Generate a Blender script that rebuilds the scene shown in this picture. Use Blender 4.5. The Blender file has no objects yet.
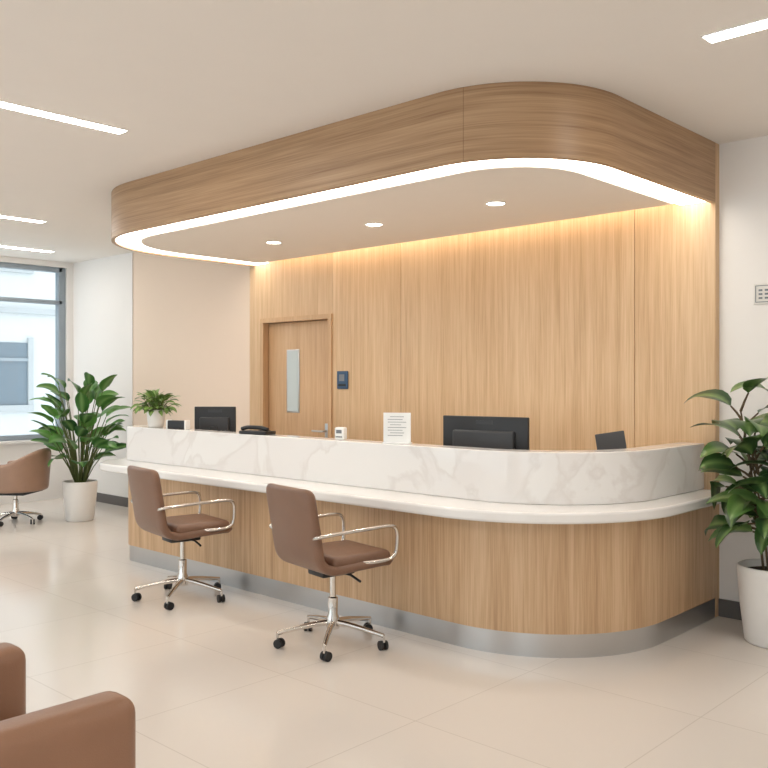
import bpy, bmesh, math, random
from mathutils import Vector, Matrix
random.seed(7)
scene = bpy.context.scene
pi = math.pi

# ------------------------------------------------------------------ helpers
def lin(c):
    out = []
    for v in c[:3]:
        v = v / 255.0
        out.append(v / 12.92 if v <= 0.04045 else ((v + 0.055) / 1.055) ** 2.4)
    return (out[0], out[1], out[2], 1.0)

def newmat(name):
    m = bpy.data.materials.new(name)
    m.use_nodes = True
    nt = m.node_tree
    b = nt.nodes.get('Principled BSDF')
    return m, nt, b

def plain(name, col, rough=0.5, metal=0.0, noise=0.04, nscale=6.0, coat=0.0, bump=0.0, bscale=200):
    m, nt, b = newmat(name)
    N, L = nt.nodes, nt.links
    tc = N.new('ShaderNodeTexCoord')
    nz = N.new('ShaderNodeTexNoise'); nz.inputs['Scale'].default_value = nscale
    nz.inputs['Detail'].default_value = 3
    L.new(tc.outputs['Object'], nz.inputs['Vector'])
    mx = N.new('ShaderNodeMix'); mx.data_type = 'RGBA'
    c = lin(col)
    mx.inputs[6].default_value = tuple(v * (1 - noise) for v in c[:3]) + (1,)
    mx.inputs[7].default_value = tuple(min(1, v * (1 + noise)) for v in c[:3]) + (1,)
    L.new(nz.outputs['Fac'], mx.inputs[0])
    L.new(mx.outputs[2], b.inputs['Base Color'])
    b.inputs['Roughness'].default_value = rough
    b.inputs['Metallic'].default_value = metal
    b.inputs['Coat Weight'].default_value = coat
    if bump > 0:
        n2 = N.new('ShaderNodeTexNoise'); n2.inputs['Scale'].default_value = bscale
        L.new(tc.outputs['Object'], n2.inputs['Vector'])
        bp = N.new('ShaderNodeBump'); bp.inputs['Strength'].default_value = bump
        bp.inputs['Distance'].default_value = 0.01
        L.new(n2.outputs['Fac'], bp.inputs['Height'])
        L.new(bp.outputs['Normal'], b.inputs['Normal'])
    return m

def emis(name, col, strength):
    m, nt, b = newmat(name)
    b.inputs['Base Color'].default_value = (0.9, 0.9, 0.9, 1)
    b.inputs['Emission Color'].default_value = lin(col)
    b.inputs['Emission Strength'].default_value = strength
    return m

def wood(name, light, mid, dark, vertical=True, rough=0.42, lo=0.36, hi=0.62):
    m, nt, b = newmat(name)
    N, L = nt.nodes, nt.links
    tc = N.new('ShaderNodeTexCoord')
    def mapped(sc):
        mp = N.new('ShaderNodeMapping')
        mp.inputs['Scale'].default_value = sc
        L.new(tc.outputs['Object'], mp.inputs['Vector'])
        return mp
    def noise(sc, det, dist=0.0):
        mp = mapped(sc)
        nz = N.new('ShaderNodeTexNoise'); nz.inputs['Scale'].default_value = 1.0
        nz.inputs['Detail'].default_value = det
        nz.inputs['Distortion'].default_value = dist
        L.new(mp.outputs['Vector'], nz.inputs['Vector'])
        return nz
    if vertical:
        a = noise((12, 12, 0.8), 4, 0.3); f = noise((130, 130, 3.2), 4); g = noise((34, 34, 0.4), 2)
    else:
        a = noise((0.7, 0.7, 15), 4, 0.6); f = noise((2.4, 2.4, 150), 4); g = noise((0.4, 0.4, 42), 2, 0.4)
    def mth(op, x, y):
        n = N.new('ShaderNodeMath'); n.operation = op
        for i, v in enumerate((x, y)):
            if isinstance(v, (int, float)): n.inputs[i].default_value = v
            else: L.new(v, n.inputs[i])
        return n.outputs[0]
    s = mth('ADD', mth('MULTIPLY', a.outputs['Fac'], 0.32), mth('MULTIPLY', f.outputs['Fac'], 0.42))
    s = mth('ADD', s, mth('MULTIPLY', g.outputs['Fac'], 0.26))
    cr = N.new('ShaderNodeValToRGB')
    e = cr.color_ramp.elements
    e[0].position = lo; e[0].color = lin(dark)
    e[1].position = hi; e[1].color = lin(light)
    k = cr.color_ramp.elements.new((lo + hi) / 2); k.color = lin(mid)
    L.new(s, cr.inputs['Fac'])
    L.new(cr.outputs['Color'], b.inputs['Base Color'])
    b.inputs['Roughness'].default_value = rough
    bp = N.new('ShaderNodeBump'); bp.inputs['Strength'].default_value = 0.06
    bp.inputs['Distance'].default_value = 0.004
    L.new(f.outputs['Fac'], bp.inputs['Height'])
    L.new(bp.outputs['Normal'], b.inputs['Normal'])
    return m

def addobj(name, me, parent=None, mat=None, smooth=False):
    o = bpy.data.objects.new(name, me)
    scene.collection.objects.link(o)
    if parent: o.parent = parent
    if mat: me.materials.append(mat)
    if smooth:
        for p in me.polygons: p.use_smooth = True
    return o

def empty(name, loc=(0, 0, 0), rz=0.0):
    o = bpy.data.objects.new(name, None)
    o.empty_display_size = 0.1
    o.location = loc
    o.rotation_euler = (0, 0, rz)
    scene.collection.objects.link(o)
    return o

def smooth_by_angle(me, ang=40):
    for p in me.polygons: p.use_smooth = True
    bm = bmesh.new(); bm.from_mesh(me)
    for e in bm.edges:
        if len(e.link_faces) == 2:
            e.smooth = e.calc_face_angle(0) < math.radians(ang)
    bm.to_mesh(me); bm.free()

def box(name, lo, hi, mat, parent=None, bev=0.0, seg=3, rot=None, taper=None):
    cx = [(lo[i] + hi[i]) / 2 for i in range(3)]
    sx = [(hi[i] - lo[i]) for i in range(3)]
    bm = bmesh.new()
    bmesh.ops.create_cube(bm, size=1.0)
    for v in bm.verts:
        v.co = Vector((v.co.x * sx[0], v.co.y * sx[1], v.co.z * sx[2]))
        if taper and v.co.z < 0:
            v.co.x *= taper; v.co.y *= taper
    if bev > 0:
        bmesh.ops.bevel(bm, geom=list(bm.edges), offset=min(bev, 0.49 * min(sx)), segments=seg, profile=0.5, affect='EDGES')
    if rot is not None:
        bmesh.ops.transform(bm, matrix=rot, verts=bm.verts)
    me = bpy.data.meshes.new(name)
    bm.to_mesh(me); bm.free()
    if bev > 0: smooth_by_angle(me, 35)
    o = addobj(name, me, parent, mat)
    o.location = cx
    return o

def lathe(name, prof, mat, parent=None, seg=40, loc=(0, 0, 0), ang=50):
    bm = bmesh.new()
    rings = []
    for r, z in prof:
        if r < 1e-5:
            rings.append([bm.verts.new((0, 0, z))])
        else:
            rings.append([bm.verts.new((r * math.cos(2 * pi * i / seg), r * math.sin(2 * pi * i / seg), z)) for i in range(seg)])
    for a, b in zip(rings[:-1], rings[1:]):
        if len(a) == 1 and len(b) == 1: continue
        for i in range(seg):
            j = (i + 1) % seg
            if len(a) == 1: bm.faces.new((a[0], b[j], b[i]))
            elif len(b) == 1: bm.faces.new((a[i], a[j], b[0]))
            else: bm.faces.new((a[i], a[j], b[j], b[i]))
    bmesh.ops.recalc_face_normals(bm, faces=bm.faces)
    me = bpy.data.meshes.new(name); bm.to_mesh(me); bm.free()
    smooth_by_angle(me, ang)
    o = addobj(name, me, parent, mat); o.location = loc
    return o

def catmull(pts, n=8):
    P = [Vector(p) for p in pts]
    out = []
    for i in range(len(P) - 1):
        p0 = P[max(i - 1, 0)]; p1 = P[i]; p2 = P[i + 1]; p3 = P[min(i + 2, len(P) - 1)]
        for k in range(n):
            t = k / n
            out.append(0.5 * ((2 * p1) + (-p0 + p2) * t + (2 * p0 - 5 * p1 + 4 * p2 - p3) * t * t + (-p0 + 3 * p1 - 3 * p2 + p3) * t ** 3))
    out.append(P[-1])
    return out

def tube_bm(bm, pts, r, seg=10, r2=None, caps=True):
    P = [Vector(p) for p in pts]
    n = len(P)
    up = Vector((0, 0, 1))
    rings = []
    prev = None
    for i in range(n):
        t = (P[min(i + 1, n - 1)] - P[max(i - 1, 0)]).normalized()
        if prev is None:
            a = up if abs(t.dot(up)) < 0.95 else Vector((1, 0, 0))
            nx = (a - t * a.dot(t)).normalized()
        else:
            nx = (prev - t * prev.dot(t)).normalized()
        prev = nx
        ny = t.cross(nx)
        rr = r if r2 is None else r + (r2 - r) * i / (n - 1)
        rings.append([bm.verts.new(P[i] + (nx * math.cos(2 * pi * k / seg) + ny * math.sin(2 * pi * k / seg)) * rr) for k in range(seg)])
    for a, b in zip(rings[:-1], rings[1:]):
        for k in range(seg):
            j = (k + 1) % seg
            bm.faces.new((a[k], a[j], b[j], b[k]))
    if caps:
        bm.faces.new(rings[0][::-1]); bm.faces.new(rings[-1])

def tubes(name, paths, r, mat, parent=None, seg=10, r2=None):
    bm = bmesh.new()
    for p in paths: tube_bm(bm, p, r, seg, r2)
    bmesh.ops.recalc_face_normals(bm, faces=bm.faces)
    me = bpy.data.meshes.new(name); bm.to_mesh(me); bm.free()
    smooth_by_angle(me, 50)
    return addobj(name, me, parent, mat)

def cpath(xr, yf, xl, rr, rl, yr, yl, n=28):
    """U path: wall end (xr,yr) -> corner (xr,yf) -> corner (xl,yf) -> (xl,yl)"""
    pts = [(xr, yr)]
    m = 6
    for i in range(1, m): pts.append((xr, yr + (yf + rr - yr) * i / m))
    for i in range(n + 1):
        a = -(pi / 2) * i / n
        pts.append((xr - rr + rr * math.cos(a), yf + rr + rr * math.sin(a)))
    m2 = 30
    for i in range(1, m2): pts.append((xr - rr + (xl + rl - xr + rr) * i / m2, yf))
    for i in range(n + 1):
        a = -pi / 2 - (pi / 2) * i / n
        pts.append((xl + rl + rl * math.cos(a), yf + rl + rl * math.sin(a)))
    pts.append((xl, yl))
    return pts

def ribbon(name, outer, inner, z0, z1, mat, parent=None, bev=0.0):
    bm = bmesh.new()
    V = [[bm.verts.new((p[0], p[1], z)) for p in path] for path, z in ((outer, z0), (outer, z1), (inner, z1), (inner, z0))]
    n = len(outer)
    for k in range(4):
        a, b = V[k], V[(k + 1) % 4]
        for i in range(n - 1):
            bm.faces.new((a[i], a[i + 1], b[i + 1], b[i]))
    bm.faces.new([V[k][0] for k in range(4)])
    bm.faces.new([V[k][-1] for k in (3, 2, 1, 0)])
    bmesh.ops.recalc_face_normals(bm, faces=bm.faces)
    me = bpy.data.meshes.new(name); bm.to_mesh(me); bm.free()
    smooth_by_angle(me, 40)
    o = addobj(name, me, parent, mat)
    if bev > 0:
        md = o.modifiers.new('bev', 'BEVEL'); md.width = bev; md.segments = 3; md.limit_method = 'ANGLE'; md.angle_limit = math.radians(50)
    return o

def slab(name, outline, z0, z1, mat, parent=None):
    bm = bmesh.new()
    b = [bm.verts.new((p[0], p[1], z0)) for p in outline]
    t = [bm.verts.new((p[0], p[1], z1)) for p in outline]
    bm.faces.new(b[::-1]); bm.faces.new(t)
    n = len(outline)
    for i in range(n):
        j = (i + 1) % n
        bm.faces.new((b[i], b[j], t[j], t[i]))
    bmesh.ops.recalc_face_normals(bm, faces=bm.faces)
    me = bpy.data.meshes.new(name); bm.to_mesh(me); bm.free()
    return addobj(name, me, parent, mat)

# ------------------------------------------------------------------ materials
M_wall = plain('paint_white', (236, 232, 228), 0.85, noise=0.01)
M_wallb = plain('paint_beige', (235, 214, 195), 0.85, noise=0.01)
M_ceil = plain('ceiling_paint', (238, 231, 224), 0.9, noise=0.01)
M_soff = plain('soffit_paint', (239, 230, 220), 0.8, noise=0.01)
M_base = plain('baseboard_grey', (96, 92, 90), 0.5)
M_woodwall = wood('wood_panel', (218, 187, 150), (207, 173, 134), (190, 154, 116), True, lo=0.36, hi=0.62)
M_wooddesk = wood('wood_desk', (212, 180, 144), (198, 163, 126), (177, 141, 105), True, lo=0.36, hi=0.62)
M_woodcan = wood('wood_canopy', (186, 153, 118), (170, 136, 102), (144, 110, 80), False, lo=0.36, hi=0.62)
M_door = wood('wood_door', (209, 174, 135), (198, 160, 121), (184, 146, 108), True)
M_joint = plain('joint_dark', (132, 102, 76), 0.7)
M_steel = plain('brushed_steel', (196, 196, 196), 0.28, 1.0)
M_chrome = plain('chrome', (215, 210, 204), 0.12, 1.0)
M_leather = plain('brown_leather', (126, 94, 75), 0.37, noise=0.12, nscale=9, bump=0.18, bscale=220)
M_leather2 = plain('tan_leather', (160, 128, 108), 0.42, noise=0.08, nscale=9, bump=0.12, bscale=260)
M_leather3 = plain('armchair_leather', (144, 106, 82), 0.40, noise=0.08, nscale=7, bump=0.15, bscale=260)
M_black = plain('black_plastic', (26, 26, 28), 0.4)
M_dark = plain('dark_grey_plastic', (46, 47, 50), 0.42)
M_rubber = plain('caster_rubber', (30, 30, 32), 0.6)
M_white = plain('white_plastic', (238, 238, 236), 0.35)
M_pot = plain('white_ceramic', (236, 233, 229), 0.4, noise=0.02)
M_soil = plain('soil', (62, 46, 34), 0.95, noise=0.4, nscale=60)
M_stem = plain('plant_stem', (84, 96, 48), 0.6)
M_bark = plain('plant_bark', (96, 78, 56), 0.8, noise=0.2, nscale=40)
M_frame = plain('window_frame_grey', (146, 156, 164), 0.45)
M_facade = plain('facade_render', (206, 209, 210), 0.9)
M_faccor = plain('facade_stone', (178, 182, 184), 0.9)
M_facwin = plain('facade_glass', (104, 120, 132), 0.3)
M_paper = plain('paper', (244, 244, 242), 0.6, noise=0.0)
M_ink = plain('ink', (120, 124, 130), 0.7)
M_sign = plain('sign_blue', (44, 74, 104), 0.35)
M_signb = plain('sign_face', (226, 222, 216), 0.5)
M_led = emis('led_strip', (255, 247, 235), 5.0)
M_cove = emis('cove_led', (255, 236, 208), 15.0)
M_tube = emis('linear_light', (255, 249, 241), 31.0)
M_down = emis('downlight_lens', (255, 246, 230), 16.0)
M_screen = emis('lcd_screen', (170, 200, 210), 0.4)

def marble():
    m, nt, b = newmat('white_marble')
    N, L = nt.nodes, nt.links
    tc = N.new('ShaderNodeTexCoord')
    mp = N.new('ShaderNodeMapping'); mp.inputs['Rotation'].default_value = (0.3, 0.9, 0.6)
    L.new(tc.outputs['Object'], mp.inputs['Vector'])
    n1 = N.new('ShaderNodeTexNoise'); n1.inputs['Scale'].default_value = 2.0; n1.inputs['Detail'].default_value = 6; n1.inputs['Distortion'].default_value = 0.7
    L.new(mp.outputs['Vector'], n1.inputs['Vector'])
    cr = N.new('ShaderNodeValToRGB'); e = cr.color_ramp.elements
    e[0].position = 0.45; e[0].color = lin((236, 232, 229))
    e[1].position = 0.53; e[1].color = lin((238, 235, 232))
    k = cr.color_ramp.elements.new(0.495); k.color = lin((228, 223, 219))
    L.new(n1.outputs['Fac'], cr.inputs['Fac'])
    L.new(cr.outputs['Color'], b.inputs['Base Color'])
    b.inputs['Roughness'].default_value = 0.06
    return m
M_marble = marble()
M_quartz = plain('white_quartz', (239, 236, 233), 0.16, noise=0.015, nscale=3)

def floor_mat():
    m, nt, b = newmat('floor_tile')
    N, L = nt.nodes, nt.links
    tc = N.new('ShaderNodeTexCoord')
    br = N.new('ShaderNodeTexBrick')
    br.offset = 0.0; br.squash = 1.0
    br.inputs['Scale'].default_value = 1.0
    br.inputs['Brick Width'].default_value = 0.9
    br.inputs['Row Height'].default_value = 0.9
    br.inputs['Mortar Size'].default_value = 0.003
    br.inputs['Mortar Smooth'].default_value = 0.3
    br.inputs['Color1'].default_value = lin((226, 218, 210))
    br.inputs['Color2'].default_value = lin((224, 216, 208))
    br.inputs['Mortar'].default_value = lin((208, 199, 190))
    L.new(tc.outputs['Object'], br.inputs['Vector'])
    nz = N.new('ShaderNodeTexNoise'); nz.inputs['Scale'].default_value = 1.8; nz.inputs['Detail'].default_value = 5
    L.new(tc.outputs['Object'], nz.inputs['Vector'])
    mr = N.new('ShaderNodeMapRange'); mr.inputs[3].default_value = 0.98; mr.inputs[4].default_value = 1.02
    L.new(nz.outputs['Fac'], mr.inputs[0])
    vm = N.new('ShaderNodeVectorMath'); vm.operation = 'SCALE'
    L.new(br.outputs['Color'], vm.inputs[0]); L.new(mr.outputs[0], vm.inputs['Scale'])
    L.new(vm.outputs[0], b.inputs['Base Color'])
    b.inputs['Roughness'].default_value = 0.15
    return m
M_floor = floor_mat()

def glass_mat():
    m = bpy.data.materials.new('window_glass'); m.use_nodes = True
    nt = m.node_tree; N, L = nt.nodes, nt.links
    N.clear()
    out = N.new('ShaderNodeOutputMaterial')
    tr = N.new('ShaderNodeBsdfTransparent'); tr.inputs['Color'].default_value = (0.93, 0.97, 0.98, 1)
    gl = N.new('ShaderNodeBsdfGlossy'); gl.inputs['Roughness'].default_value = 0.02
    mx = N.new('ShaderNodeMixShader'); mx.inputs[0].default_value = 0.06
    L.new(tr.outputs[0], mx.inputs[1]); L.new(gl.outputs[0], mx.inputs[2]); L.new(mx.outputs[0], out.inputs[0])
    return m
M_glass = glass_mat()
M_frost = plain('frosted_glass', (196, 204, 204), 0.25, noise=0.03)

def leaf_mat(name, dark, light, rib, rough=0.35):
    m, nt, b = newmat(name)
    N, L = nt.nodes, nt.links
    at = N.new('ShaderNodeAttribute'); at.attribute_name = 'tint'
    ar = N.new('ShaderNodeAttribute'); ar.attribute_name = 'rib'
    mx = N.new('ShaderNodeMix'); mx.data_type = 'RGBA'
    mx.inputs[6].default_value = lin(dark); mx.inputs[7].default_value = lin(light)
    L.new(at.outputs['Fac'], mx.inputs[0])
    m2 = N.new('ShaderNodeMix'); m2.data_type = 'RGBA'
    L.new(ar.outputs['Fac'], m2.inputs[0])
    L.new(mx.outputs[2], m2.inputs[6]); m2.inputs[7].default_value = lin(rib)
    L.new(m2.outputs[2], b.inputs['Base Color'])
    b.inputs['Roughness'].default_value = rough
    return m
M_leafA = leaf_mat('leaf_green', (32, 80, 36), (94, 150, 68), (120, 160, 92))
M_leafB = leaf_mat('leaf_dark_green', (36, 66, 34), (84, 118, 58), (118, 146, 86), 0.3)
M_leafC = leaf_mat('leaf_fresh_green', (64, 100, 42), (130, 162, 78), (136, 166, 92), 0.45)

# ------------------------------------------------------------------ room shell
H = 3.0
XL, XR, YB, = -8.36, 4.4, -9.0
WF = -0.06           # face of the wood wall
WX = -4.69           # left end of wood wall
floor = box('floor', (XL - 0.2, YB, -0.1), (XR, 0.15, 0.0), M_floor)
box('ceiling', (XL - 0.2, YB, H), (XR, 0.15, H + 0.12), M_ceil)
box('wall_back', (0.0, 0.0, 0), (XR, 0.15, H), M_wall)
box('wall_back_beige', (-6.95, 0.0, 0), (WX, 0.15, H), M_wallb)
SL = -0.012
box('wall_back_left', (XL - 0.2, SL, 0), (-6.95, 0.15, H), M_wall)
box('wall_right', (XR, YB, 0), (XR + 0.15, 0.15, H), M_wall)
box('baseboard_right', (0.0, -0.014, 0), (XR, 0.0, 0.11), M_base)
box('baseboard_beige', (-6.95, -0.014, 0), (WX, 0.0, 0.11), M_base)
box('baseboard_left', (XL, SL - 0.014, 0), (-6.936, SL, 0.11), M_base)

# unseen glazed front, added behind the camera to let in more daylight
box('wall_front_head', (XL - 0.2, YB - 0.15, 2.85), (XR + 0.15, YB, H), M_wall)
box('wall_front_sill', (XL - 0.2, YB - 0.15, 0), (XR + 0.15, YB, 0.12), M_wall)
wf = empty('added_fill_window')
x = XL
i = 0
while x < XR + 0.1:
    box('mullion_%d' % i, (x - 0.04, YB - 0.12, 0.12), (x + 0.04, YB - 0.03, 2.85), M_frame, wf)
    x += (XR - XL) / 7; i += 1
box('transom', (XL, YB - 0.12, 2.3), (XR, YB - 0.03, 2.36), M_frame, wf)
box('glass', (XL, YB - 0.08, 0.12), (XR, YB - 0.072, 2.85), M_glass, wf)

# wood wall with doorway
ww = empty('wall_wood_panelled')
DX0, DX1, DZ = -4.51, -3.50, 2.10
def panel(n, x0, x1, z0, z1):
    box(n, (x0, WF, z0), (x1, 0.15, z1), M_woodwall, ww, 0.003, 2)
box('panel_1', (WX, WF, 0), (DX0, 0.15, H), M_woodwall, ww)
box('panel_over_door', (DX0, WF, DZ), (DX1, 0.15, H), M_woodwall, ww)
panel('panel_2', DX1, -2.672, 0, H)
panel('panel_3', -2.668, -0.555, 0, H)
panel('panel_4', -0.551, 0.0, 0, H)
box('joint_backer', (-3.4, -0.045, 0.1), (-0.1, 0.1, H - 0.1), M_joint, ww)

dr = empty('door_1')
box('leaf', (DX0 + 0.05, -0.005, 0.005), (DX1 - 0.05, 0.04, DZ - 0.05), M_door, dr, 0.003, 2)
box('jamb_left', (DX0 + 0.0005, WF - 0.014, 0), (DX0 + 0.045, 0.05, DZ - 0.0455), M_door, dr)
box('jamb_right', (DX1 - 0.045, WF - 0.014, 0), (DX1 - 0.0005, 0.05, DZ - 0.0455), M_door, dr)
box('jamb_head', (DX0 + 0.0005, WF - 0.014, DZ - 0.045), (DX1 - 0.0005, 0.05, DZ - 0.0005), M_door, dr)
box('backing', (DX0, 0.05, 0), (DX1, 0.15, DZ), M_joint, dr)
dx = 0.05
box('vision_panel_trim', (-4.235 + dx, -0.012, 1.19), (-4.055 + dx, 0.0, 1.79), M_steel, dr, 0.003, 2)
box('vision_panel', (-4.22 + dx, -0.016, 1.205), (-4.07 + dx, -0.01, 1.775), M_frost, dr)
box('handle_plate', (-3.65, -0.013, 0.9), (-3.61, -0.004, 1.1), M_steel, dr, 0.003, 2)
tubes('handle_lever', [catmull([(-3.63, -0.01, 1.03), (-3.63, -0.05, 1.03), (-3.64, -0.06, 1.03), (-3.77, -0.06, 1.03)], 6)], 0.009, M_steel, dr)

# access panel sign beside the door
sg = empty('room_sign', (-3.36, WF, 1.5))
box('plate', (-0.068, -0.014, -0.08), (0.068, 0.0, 0.08), M_sign, sg, 0.006, 3)
box('pictogram', (-0.035, -0.017, -0.01), (0.03, -0.0135, 0.05), M_ink, sg)
box('caption', (-0.045, -0.017, -0.055), (0.045, -0.0135, -0.035), M_black, sg)
s2 = empty('wall_sign', (0.30, 0.0, 2.03))
box('plate', (-0.08, -0.012, -0.062), (0.08, 0.0, 0.062), M_signb, s2, 0.004, 2)
for i, (a, b_, c, d) in enumerate([(-0.07, -0.066, -0.052, 0.052), (0.066, 0.07, -0.052, 0.052)]):
    box('border_%d' % i, (a, -0.015, c), (b_, -0.0115, d), M_ink, s2)
for i, z in enumerate((-0.052, 0.048)):
    box('border_h%d' % i, (-0.07, -0.015, z), (0.07, -0.0115, z + 0.004), M_ink, s2)
for i in range(3):
    for k in range(3):
        box('pictogram_%d_%d' % (i, k), (-0.05 + i * 0.037, -0.015, -0.032 + k * 0.024), (-0.05 + i * 0.037 + 0.022, -0.0115, -0.032 + k * 0.024 + 0.012), M_ink, s2)

# left window wall
box('wall_left_sill', (XL - 0.2, YB, 0), (XL, SL, 0.72), M_wall)
box('wall_left_head', (XL - 0.2, YB, 2.93), (XL, SL, H), M_wall)
wn = empty('window_1')
box('sill_board', (XL - 0.15, YB + 0.05, 0.72), (XL + 0.06, SL - 0.02, 0.76), M_quartz, wn, 0.008, 2)
ys = [-0.14, -2.3, -4.4, -6.5, -8.85]
for i, y in enumerate(ys):
    box('mullion_%d' % i, (XL - 0.14, y - 0.045, 0.76), (XL - 0.04, y + 0.045, 2.93), M_frame, wn, 0.004, 2)
for i, (z, t) in enumerate([(0.76, 0.06), (2.46, 0.05), (2.87, 0.06)]):
    box('rail_%d' % i, (XL - 0.14, YB + 0.1, z), (XL - 0.04, -0.14, z + t), M_frame, wn, 0.004, 2)
box('glass', (XL - 0.095, YB + 0.1, 0.8), (XL - 0.088, -0.14, 2.9), M_glass, wn)
box('wall_left_pier', (XL - 0.2, -0.095, 0.76), (XL, SL, 2.93), M_wall)

# building across the street
fb = empty('building_exterior')
FX = -14.0
box('facade', (FX - 0.5, -16, -4), (FX, 14, 9), M_facade, fb)
for j in range(-6, 5):
    for k in range(-1, 3):
        y1 = 2.0 + j * 2.9; z0 = 1.03 + k * 2.6
        box('pane_%d_%d' % (j + 6, k + 1), (FX - 0.02, y1 - 1.5, z0), (FX + 0.02, y1, z0 + 1.17), M_facwin, fb)
        box('pane_frame_%d_%d' % (j + 6, k + 1), (FX + 0.0, y1 - 1.52, z0 + 0.82), (FX + 0.05, y1 + 0.02, z0 + 0.88), M_frame, fb)
        box('pane_surround_%d_%d' % (j + 6, k + 1), (FX + 0.0, y1 + 0.0, z0 - 0.1), (FX + 0.06, y1 + 0.1, z0 + 1.27), M_faccor, fb)
        box('pane_sill_%d_%d' % (j + 6, k + 1), (FX + 0.0, y1 - 1.6, z0 - 0.12), (FX + 0.08, y1 + 0.1, z0 - 0.0), M_faccor, fb)
for k in range(-1, 4):
    box('cornice_%d' % k, (FX, -16, 2.75 + (k - 0) * 2.6 - 2.6), (FX + 0.1, 14, 2.85 + k * 2.6 - 2.6), M_faccor, fb)

# ------------------------------------------------------------------ reception desk
desk = empty('reception_desk')
def P(xr, yf, xl, rr, rl, yr=WF - 0.002, yl=-1.0): return cpath(xr, yf, xl, rr, rl, yr, yl)
RT = 1.098
ribbon('wood_body', P(0.01, -1.65, -4.41, 0.84, 0.17), P(-0.03, -1.61, -4.37, 0.80, 0.13), 0.13, 0.75, M_wooddesk, desk)
ribbon('steel_plinth', P(-0.002, -1.638, -4.398, 0.828, 0.158), P(-0.04, -1.60, -4.36, 0.79, 0.12), 0.0, 0.13, M_steel, desk)
ribbon('quartz_ledge', P(0.11, -1.81, -4.74, 0.94, 0.36, yl=-1.12), P(-0.24, -1.31, -4.34, 0.6, 0.04, yl=-1.12), 0.745, 0.806, M_quartz, desk, 0.014)
ribbon('marble_riser', P(-0.07, -1.49, -4.69, 0.77, 0.14, yl=-1.15), P(-0.23, -1.33, -4.53, 0.61, 0.02, yl=-1.15), 0.806, RT, M_marble, desk, 0.006)
wsp = cpath(-0.262, -1.308, -4.30, 0.6, 0.03, WF - 0.002, -1.0)
wsi = cpath(-0.85, -0.62, -4.25, 0.3, 0.001, WF - 0.002, -0.6)
ribbon('worksurface', wsp, wsi, 0.715, 0.75, M_quartz, desk)
for i, x in enumerate((-4.2, -2.9, -1.6)):
    box('support_%d' % i, (x, -1.25, 0), (x + 0.03, -0.7, 0.715), M_wooddesk, desk)

# ------------------------------------------------------------------ canopy
can = empty('ceiling_canopy')
CY, CXL = -2.0, -4.63
LW = 0.20
CR, CLR = 0.68, 0.93
def C(o, yr=WF - 0.001, yl=WF - 0.001): return cpath(0.0 - o, CY + o, CXL + o, CR - o, CLR - o, yr, yl)
ribbon('wood_fascia', C(0), C(0.03), 2.62, H - 0.001, M_woodcan, can)
ribbon('led_ring', C(0.03), C(0.03 + LW), 2.634, 2.66, M_led, can)
s_ = 0.03 + LW
inn = [p for p in cpath(-s_, CY + s_, CXL + s_, CR - s_, CLR - s_, -0.17, -0.17)]
slab('soffit', inn, 2.625, 2.67, M_soff, can)
box('cove_led', (CXL + 0.3, -0.135, 2.76), (-0.28, -0.10, 2.78), M_cove, can)
a_ = math.radians(-76)
sx_, sy_ = -CR + CR * math.cos(a_), CY + CR + CR * math.sin(a_)
sm = box('fascia_seam', (sx_ - 0.001, sy_ - 0.001, 2.62), (sx_ + 0.001, sy_ + 0.001, H - 0.001), M_joint, can)

dls = [(-3.30, -0.91), (-2.13, -0.95), (-1.04, -0.97)]
for (x, y) in dls:
    d = empty('recessed_downlight', (x, y, 2.625))
    lathe('trim_ring', [(0.064, 0.0), (0.068, -0.004), (0.060, -0.006), (0.054, 0.0)], M_white, d, 32)
    lathe('lens', [(0.0, -0.003), (0.055, -0.003), (0.055, 0.0)], M_down, d, 32)
    L = bpy.data.lights.new('lamp', 'SPOT'); L.energy = 18; L.spot_size = 1.9; L.spot_blend = 0.8; L.color = (1, 0.94, 0.86); L.shadow_soft_size = 0.05
    lo = bpy.data.objects.new('lamp', L); scene.collection.objects.link(lo); lo.parent = d; lo.location = (0, 0, -0.02)

# ceiling linear lights
def strip(x0, y0, x1, y1, w=0.085):
    cx, cy = (x0 + x1) / 2, (y0 + y1) / 2
    e = empty('linear_ceiling_light', (cx, cy, H))
    if abs(x1 - x0) > abs(y1 - y0): hx, hy = abs(x1 - x0) / 2, w / 2
    else: hx, hy = w / 2, abs(y1 - y0) / 2
    box('diffuser', (-hx, -hy, -0.006), (hx, hy, 0.0), M_tube, e)
    t = 0.008
    box('trim_a', (-hx - t, -hy - t, -0.004), (-hx, hy + t, 0), M_white, e)
    box('trim_b', (hx, -hy - t, -0.004), (hx + t, hy + t, 0), M_white, e)
    box('trim_c', (-hx, -hy - t, -0.004), (hx, -hy, 0), M_white, e)
    box('trim_d', (-hx, hy, -0.004), (hx, hy + t, 0), M_white, e)
strip(-2.52, -2.74, -2.52, -4.7)
strip(-5.8, -1.65, -5.8, -3.6)
strip(-7.6, -0.67, -7.6, -2.6)
strip(0.66, -1.75, 2.6, -1.75)
strip(-2.52, -5.8, -2.52, -7.8)  # this and the following strips are out of view, added to brighten the room
strip(-5.8, -5.0, -5.8, -7.0)
strip(0.8, -4.9, 0.8, -6.9)
strip(3.2, -3.6, 3.2, -5.6)
strip(3.2, -6.5, 3.2, -8.3)

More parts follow.
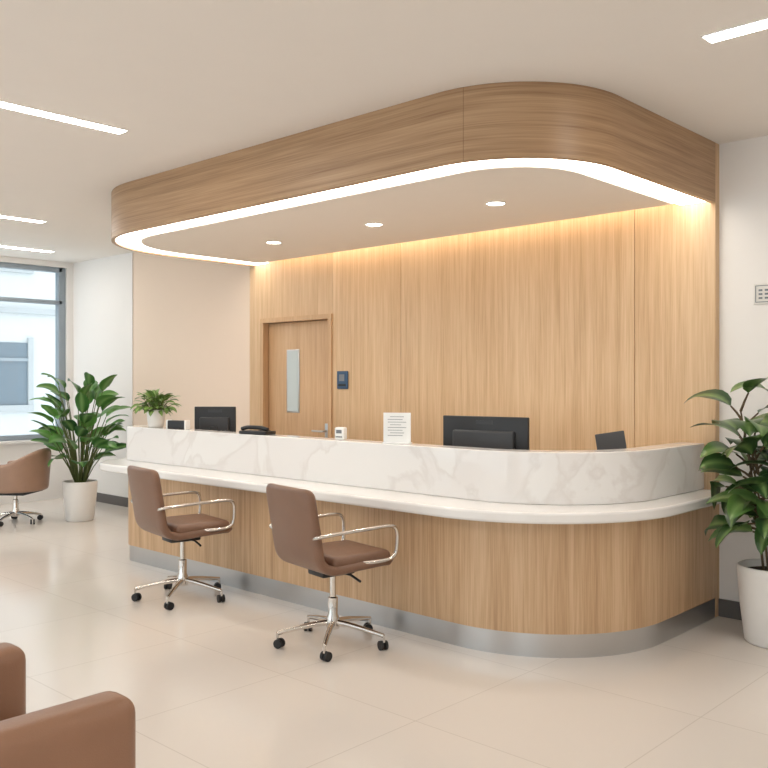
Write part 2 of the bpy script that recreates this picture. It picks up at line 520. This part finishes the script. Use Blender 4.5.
# ------------------------------------------------------------------ swivel chairs
def base5(par, rad=0.29, hub=0.115, top=0.42, ph=0.0, n=5):
    lathe('hub', [(0, hub - 0.035), (0.036, hub - 0.035), (0.04, hub - 0.02), (0.036, hub + 0.03), (0.028, hub + 0.05), (0.028, hub + 0.14), (0.018, hub + 0.145), (0.018, top), (0, top)], M_chrome, par, 28)
    bm = bmesh.new(); bw = bmesh.new()
    for i in range(n):
        a = ph + 2 * pi * i / n
        c, s = math.cos(a), math.sin(a)
        pts = [(c * r, s * r, z) for r, z in ((0.02, hub), (0.1, hub - 0.006), (0.2, hub - 0.022), (rad, hub - 0.044))]
        tube_bm(bm, catmull(pts, 4), 0.019, 10, 0.012)
        wx, wy = c * rad, s * rad
        tube_bm(bm, [(wx, wy, hub - 0.04), (wx, wy, 0.045)], 0.008, 8)
        b2 = a + 0.9
        ax = Vector((math.cos(b2), math.sin(b2), 0))
        ctr = Vector((wx, wy, 0.026)) + Vector((-ax.y, ax.x, 0)) * 0.012
        for sg_ in (-1, 1):
            tube_bm(bw, [ctr + ax * sg_ * 0.006, ctr + ax * sg_ * 0.022], 0.026, 18)
    for nm, b, mt in (('legs', bm, M_chrome), ('caster_wheels', bw, M_rubber)):
        bmesh.ops.recalc_face_normals(b, faces=b.faces)
        me = bpy.data.meshes.new(nm); b.to_mesh(me); b.free(); smooth_by_angle(me, 50)
        addobj(nm, me, par, mt)

def shell(name, prof, hw, thick, mat, par, nu=12, curve=0.03, endr=0.09):
    pts = catmull([(0, p[0], p[1]) for p in prof], 6)
    arc = [0.0]
    for a, b in zip(pts[:-1], pts[1:]): arc.append(arc[-1] + (b - a).length)
    T = arc[-1]
    bm = bmesh.new(); rows = []
    for i, p in enumerate(pts):
        s = arc[i]
        dd = min(s, T - s)
        q = 1.0
        if dd < endr:
            k = 1 - dd / endr
            q = 1 - (endr / hw) * (1 - math.sqrt(max(0, 1 - k * k)))
        t = s / T
        row = []
        for j in range(nu + 1):
            u = -1 + 2 * j / nu
            up = max(0, (t - 0.45) / 0.55)
            off = curve * (u * u) * min(1, up * 2)
            row.append(bm.verts.new((u * hw * q, p.y + off, p.z)))
        rows.append(row)
    for a, b in zip(rows[:-1], rows[1:]):
        for j in range(nu): bm.faces.new((a[j], a[j + 1], b[j + 1], b[j]))
    bmesh.ops.recalc_face_normals(bm, faces=bm.faces)
    me = bpy.data.meshes.new(name); bm.to_mesh(me); bm.free()
    o = addobj(name, me, par, mat, True)
    m1 = o.modifiers.new('s', 'SOLIDIFY'); m1.thickness = thick; m1.offset = 0
    m2 = o.modifiers.new('ss', 'SUBSURF'); m2.levels = 1; m2.render_levels = 1
    return o

def office_chair(x, y, rz, ph):
    c = empty('office_chair', (x, y, 0), rz)
    shell('leather_shell', [(0.26, 0.46), (0.22, 0.48), (0.0, 0.472), (-0.14, 0.468), (-0.215, 0.505), (-0.25, 0.58), (-0.285, 0.74), (-0.315, 0.918)], 0.24, 0.052, M_leather, c, curve=0.03, endr=0.05)
    box('seat_cushion', (-0.222, -0.14, 0.468), (0.222, 0.255, 0.54), M_leather, c, 0.03, 4)
    paths = []
    for s in (-1, 1):
        xx = s * 0.255
        paths.append(catmull([(s * 0.215, -0.262, 0.655), (xx, -0.25, 0.668), (xx + s * 0.012, -0.10, 0.678), (xx + s * 0.015, 0.10, 0.685), (xx + s * 0.015, 0.20, 0.685),
                              (xx + s * 0.013, 0.24, 0.672), (xx + s * 0.012, 0.255, 0.635), (xx + s * 0.01, 0.255, 0.57), (xx + s * 0.005, 0.245, 0.52), (xx, 0.20, 0.497), (xx - s * 0.01, 0.10, 0.492), (s * 0.19, 0.02, 0.488)], 6))
    tubes('arm_frames', paths, 0.0105, M_chrome, c, 12)
    box('tilt_mechanism', (-0.08, -0.12, 0.40), (0.08, 0.10, 0.448), M_black, c, 0.01, 2)
    tubes('tilt_lever', [[(0.05, 0.0, 0.42), (0.15, 0.02, 0.415), (0.24, 0.02, 0.395)]], 0.007, M_black, c)
    base5(c, ph=ph, rad=0.315, hub=0.125)
    return c
office_chair(-1.365, -2.09, math.radians(-10), math.radians(30))
office_chair(-2.88, -2.07, math.radians(-10), math.radians(30))

# tub chair by the window (own axis: facing +Y local)
def tub_chair(x, y, rz):
    c = empty('tub_chair', (x, y, 0), rz)
    bm = bmesh.new()
    n = 36; rows = []
    for i in range(n + 1):
        t = i / n
        hw = 0.29
        s = -1 + 2 * t
        if abs(s) > 0.55:
            k = (abs(s) - 0.55) / 0.45
            px = math.copysign(hw, s); py = -0.05 + k * 0.30
            ztop = 0.64 - 0.02 * k ** 2
        else:
            th = (s / 0.55) * pi / 2
            px = hw * math.sin(th); py = -0.05 - 0.26 * math.cos(th)
            ztop = 0.64 + 0.15 * (math.cos(th)) ** 1.2
        row = []
        for j in range(7):
            q = j / 6
            z = 0.34 + (ztop - 0.34) * q
            fl = 1.0 + 0.12 * (q - 0.5)
            row.append(bm.verts.new((px * fl, (py + 0.05) * fl - 0.05 if abs(s) <= 0.55 else py, z)))
        rows.append(row)
    for a, b in zip(rows[:-1], rows[1:]):
        for j in range(6): bm.faces.new((a[j], a[j + 1], b[j + 1], b[j]))
    bmesh.ops.recalc_face_normals(bm, faces=bm.faces)
    me = bpy.data.meshes.new('shell'); bm.to_mesh(me); bm.free()
    o = addobj('shell', me, c, M_leather2, True)
    md = o.modifiers.new('s', 'SOLIDIFY'); md.thickness = 0.065; md.offset = 0
    md = o.modifiers.new('ss', 'SUBSURF'); md.levels = 2; md.render_levels = 2
    box('seat_cushion', (-0.255, -0.24, 0.36), (0.255, 0.27, 0.49), M_leather2, c, 0.04, 4)
    box('seat_pan', (-0.22, -0.2, 0.31), (0.22, 0.22, 0.37), M_black, c, 0.01, 2)
    base5(c, rad=0.27, hub=0.10, top=0.34, ph=0.5)
    return c
tub_chair(-6.90, -1.42, math.radians(128))

# lounge armchair in the foreground (faces +Y)
def armchair(x1, yf):
    c = empty('armchair', (x1 - 0.40, yf - 0.40, 0))
    box('arm_1', (0.255, -0.38, 0.10), (0.40, 0.40, 0.65), M_leather3, c, 0.05, 6)
    box('arm_2', (-0.40, -0.38, 0.10), (-0.255, 0.40, 0.65), M_leather3, c, 0.05, 6)
    box('back', (-0.395, -0.42, 0.10), (0.395, -0.24, 0.78), M_leather3, c, 0.065, 6)
    box('seat_frame', (-0.27, -0.30, 0.12), (0.27, 0.36, 0.30), M_leather3, c, 0.02, 3)
    box('seat_cushion', (-0.258, -0.25, 0.28), (0.258, 0.385, 0.45), M_leather3, c, 0.045, 5)
    for i, (a, b) in enumerate(((-0.34, -0.34), (0.34, -0.34), (-0.34, 0.34), (0.34, 0.34))):
        lathe('foot_%d' % (i + 1), [(0, 0), (0.016, 0), (0.022, 0.11), (0, 0.11)], M_steel, c, 16, (a, b, 0))
    return c
armchair(0.168, -4.26)

# ------------------------------------------------------------------ plants
def leaf(bm, rib, tint, base, az, el, L, W, droop, roll=0.0, nv=9, fold=0.22, clamp=None, tv=None, wavy=0.0):
    p = Vector(base)
    hs = Vector((-math.sin(az), math.cos(az), 0))
    tv = random.random() if tv is None else tv
    rows = []
    for i in range(nv + 1):
        t = i / nv
        e = el - droop * t
        d = Vector((math.cos(az) * math.cos(e), math.sin(az) * math.cos(e), math.sin(e)))
        if i: p = p + d * (L / nv)
        up = hs.cross(d) * -1
        if up.z < 0: up = -up
        R = Matrix.Rotation(roll, 3, d)
        sd = R @ hs; u2 = R @ up
        w = W * 0.5 * (math.sin(pi * min(1, t ** 0.75)) ** 0.8 if 0 < t < 1 else 0.02)
        row = []
        for k in (-1, -0.5, 0, 0.5, 1):
            q = p + sd * (k * w) + u2 * (abs(k) * w * fold + wavy * math.sin(t * 9 + k) * w * 0.3 * abs(k))
            if clamp: q = clamp(q)
            v = bm.verts.new(q)
            v[rib] = 1.0 if k == 0 else 0.0
            v[tint] = min(1, max(0, tv + 0.15 * (abs(k) - 0.5)))
            row.append(v)
        rows.append(row)
    for a, b in zip(rows[:-1], rows[1:]):
        for k in range(4): bm.faces.new((a[k], a[k + 1], b[k + 1], b[k]))

def start_leaves():
    bm = bmesh.new()
    return bm, bm.verts.layers.float.new('rib'), bm.verts.layers.float.new('tint')
def end_leaves(bm, mat, par):
    me = bpy.data.meshes.new('leaves'); bm.to_mesh(me); bm.free()
    return addobj('leaves', me, par, mat, True)

def pot(par, r, h, tap=0.78):
    lathe('pot', [(0, 0), (r * tap - 0.012, 0), (r * tap, 0.012), (r * (tap + 0.62 * (1 - tap)), h * 0.5), (r * 0.995, h * 0.9), (r, h - 0.008), (r - 0.006, h), (r - 0.02, h), (r - 0.026, h - 0.05), (0, h - 0.05)], M_pot, par, 48)
    lathe('soil', [(0, h - 0.035), (r - 0.03, h - 0.04), (r - 0.026, h - 0.052)], M_soil, par, 32)

# tall leafy floor plant near the window
pl = empty('potted_floor_plant', (-6.55, -0.88, 0))
pot(pl, 0.18, 0.42, 0.80)
bm, rb, tn = start_leaves(); st = []
n = 62
for i in range(n):
    az = i * 2.39996 + random.uniform(-0.2, 0.2)
    f = i / n
    el = math.radians(88 - 22 * f ** 0.6 + random.uniform(-5, 5))
    sl = 1.10 - 0.78 * f + random.uniform(-0.10, 0.10)
    b0 = Vector((0.04 * math.cos(az), 0.04 * math.sin(az), 0.38))
    d = Vector((math.cos(az) * math.cos(el), math.sin(az) * math.cos(el), math.sin(el)))
    e2 = el - 0.15
    d2 = Vector((math.cos(az) * math.cos(e2), math.sin(az) * math.cos(e2), math.sin(e2)))
    mid = b0 + d * sl * 0.5; tip = mid + d2 * sl * 0.45
    st.append([b0, mid, tip])
    leaf(bm, rb, tn, tip, az + random.uniform(-0.5, 0.5), el - random.uniform(0.15, 0.7), random.uniform(0.24, 0.33), random.uniform(0.13, 0.17), random.uniform(0.5, 1.3), random.uniform(-0.6, 0.6), wavy=0.3)
end_leaves(bm, M_leafA, pl)
tubes('stems', st, 0.006, M_stem, pl, 6, 0.004)

# rubber-plant like plant at the right
px, py = 0.46, -0.35
pr = empty('potted_rubber_plant', (px, py, 0))
pot(pr, 0.20, 0.44, 0.80)
def clampR(q):
    q = q.copy()
    if q.y + py > -0.10:
        q.y = -0.10 - py + 0.07 * math.tanh((q.y + py + 0.10) * 2)
    if q.z < 1.16 and q.x + px < 0.16:
        q.x = 0.16 - px - 0.03 * math.tanh(0.16 - px - q.x)
    return q
bm, rb, tn = start_leaves(); st = []
stems = [((0.02, 0.0), (0.06, 0.03, 1.38)), ((-0.05, -0.02), (-0.16, -0.08, 1.32)), ((0.05, -0.05), (0.18, -0.12, 1.22)), ((0.0, -0.03), (-0.05, -0.18, 1.14)), ((0.0, -0.03), (0.09, -0.2, 0.95)), ((-0.02, -0.03), (-0.08, -0.12, 1.04))]
i = 0
for (b0, tp) in stems:
    B = Vector((b0[0], b0[1], 0.38)); T = Vector(tp)
    st.append([B, B.lerp(T, 0.5) + Vector((0.01, 0.01, 0)), T])
    for k in range(13):
        t = 0.34 + 0.66 * k / 12
        p = B.lerp(T, t)
        i += 1
        az = i * 2.39996 + random.uniform(-0.25, 0.25)
        el = math.radians(8 + 46 * max(0, t - 0.4) / 0.6 + random.uniform(-10, 12))
        pt = 0.08 + 0.07 * random.random()
        d = Vector((math.cos(az) * math.cos(el), math.sin(az) * math.cos(el), math.sin(el)))
        q = clampR(p + d * pt)
        st.append([p, p.lerp(q, 0.5) + Vector((0, 0, 0.005)), q])
        leaf(bm, rb, tn, q, az, el, random.uniform(0.23, 0.31), random.uniform(0.13, 0.17), random.uniform(0.9, 1.6), random.uniform(-0.6, 0.6), clamp=clampR, wavy=0.2, fold=0.18)
end_leaves(bm, M_leafB, pr)
tubes('stems', st, 0.008, M_bark, pr, 6, 0.005)

# small counter plant
pc = empty('potted_counter_plant', (-4.25, -1.41, RT))
pot(pc, 0.078, 0.15, 0.82)
bm, rb, tn = start_leaves(); st = []
for i in range(110):
    az = i * 2.39996
    f = i / 110
    el = math.radians(86 - 72 * f + random.uniform(-8, 8))
    sl = random.uniform(0.05, 0.17) * (1 - 0.35 * f)
    b0 = Vector((0.02 * math.cos(az), 0.02 * math.sin(az), 0.12))
    d = Vector((math.cos(az) * math.cos(el), math.sin(az) * math.cos(el), max(0.35, math.sin(el))))
    tip = b0 + d * sl
    st.append([b0, tip])
    leaf(bm, rb, tn, tip, az + random.uniform(-0.4, 0.4), el - 0.1, random.uniform(0.07, 0.12), random.uniform(0.032, 0.048), random.uniform(0.8, 1.5), random.uniform(-0.5, 0.5), nv=6)
end_leaves(bm, M_leafC, pc)
tubes('stems', st, 0.002, M_stem, pc, 5)

# ------------------------------------------------------------------ desk equipment
WS = 0.75
def monitor(x, y, rz, w=0.60, h=0.36, top=1.275):
    e = empty('computer_monitor', (x, y, WS), rz)
    zt = top - WS; z0 = zt - h
    box('screen_housing', (-w / 2, -0.012, z0), (w / 2, 0.014, zt), M_black, e, 0.006, 3)
    box('rear_bulge', (-w * 0.36, -0.042, z0 + 0.05), (w * 0.36, -0.008, zt - 0.09), M_dark, e, 0.015, 4)
    box('rear_badge', (-0.06, -0.0145, zt - 0.05), (0.06, -0.0115, zt - 0.025), M_dark, e)
    box('display', (-w / 2 + 0.012, 0.0135, z0 + 0.012), (w / 2 - 0.012, 0.0155, zt - 0.012), M_screen, e)
    box('neck', (-0.035, -0.06, 0.01), (0.035, -0.035, z0 + 0.15), M_black, e, 0.006, 2)
    box('foot', (-0.12, -0.10, 0.0), (0.12, 0.09, 0.014), M_black, e, 0.006, 2)
monitor(-1.14, -0.95, math.radians(8), w=0.62, top=1.265)
monitor(-4.00, -0.98, math.radians(40), w=0.36, h=0.32, top=1.27)

YC = -1.42
ph = empty('desk_phone', (-2.88, YC, RT), math.radians(10))
box('body', (-0.13, -0.06, 0), (0.13, 0.065, 0.026), M_black, ph, 0.008, 3)
tubes('handset', [catmull([(-0.13, -0.02, 0.038), (-0.07, -0.02, 0.05), (0.05, -0.02, 0.05), (0.12, -0.02, 0.038)], 5)], 0.015, M_black, ph, 12)
box('keypad', (0.0, 0.012, 0.024), (0.08, 0.06, 0.03), M_dark, ph, 0.002, 2)
ck = empty('digital_clock', (-3.90, YC, RT), math.radians(12))
box('case', (-0.10, -0.03, 0), (0.10, 0.03, 0.07), M_black, ck, 0.008, 3)
box('bezel', (-0.108, -0.033, -0.0), (-0.093, 0.025, 0.074), M_white, ck, 0.003, 2)
box('bezel_right', (0.093, -0.033, 0.0), (0.108, 0.025, 0.074), M_white, ck, 0.003, 2)
cr_ = empty('card_reader', (-1.99, YC, RT), math.radians(20))
box('body', (-0.035, -0.03, 0), (0.035, 0.03, 0.085), M_white, cr_, 0.012, 4)
box('display', (-0.02, -0.032, 0.045), (0.02, -0.029, 0.068), M_ink, cr_)
box('slot', (-0.024, -0.0315, 0.018), (0.024, -0.029, 0.024), M_black, cr_)
sh = empty('paper_sign_holder', (-1.48, YC, RT), math.radians(30))
box('foot', (-0.09, -0.03, 0), (0.09, 0.04, 0.006), M_white, sh, 0.002, 2)
box('sheet', (-0.088, -0.003, 0.004), (0.088, 0.003, 0.195), M_paper, sh)
for i in range(8):
    ww_ = 0.06 if i % 3 else 0.045
    z = 0.168 - i * 0.017
    box('text_%d' % i, (-ww_, -0.0045, z), (ww_ * (0.6 if i % 2 else 1), -0.003, z + 0.0028), M_ink, sh)
tb = empty('tablet_on_stand', (-0.46, -0.55, WS), math.radians(24))
box('foot', (-0.07, -0.06, 0), (0.07, 0.07, 0.012), M_dark, tb, 0.005, 2)
tubes('post', [catmull([(0, 0.02, 0.01), (0, 0.03, 0.15), (0, 0.01, 0.33)], 5)], 0.010, M_steel, tb)
box('tablet', (-0.09, -0.007, -0.075), (0.09, 0.007, 0.075), M_dark, tb, 0.006, 3, rot=Matrix.Rotation(math.radians(-20), 4, 'X') @ Matrix.Rotation(math.radians(-10), 4, 'Y')).location = (0, 0.0, 0.35)

# ------------------------------------------------------------------ world + camera
w = bpy.data.worlds.new('World'); scene.world = w; w.use_nodes = True
bg = w.node_tree.nodes['Background']
bg.inputs[0].default_value = (0.93, 0.965, 1.0, 1); bg.inputs[1].default_value = 2.0

cam = bpy.data.cameras.new('camera'); co = bpy.data.objects.new('camera', cam)
scene.collection.objects.link(co); scene.camera = co
f = 880.0
cam.sensor_width = 36; cam.lens = 36 * f / 768
cam.shift_y = -4 / 768
co.location = (2.26, -5.55, 1.5)
yaw = math.atan2(0.682, 0.731)
co.rotation_euler = (pi / 2, 0, yaw)
cam.clip_start = 0.05
scene.view_settings.view_transform = 'Standard'
scene.view_settings.look = 'None'
scene.view_settings.exposure = 0.18
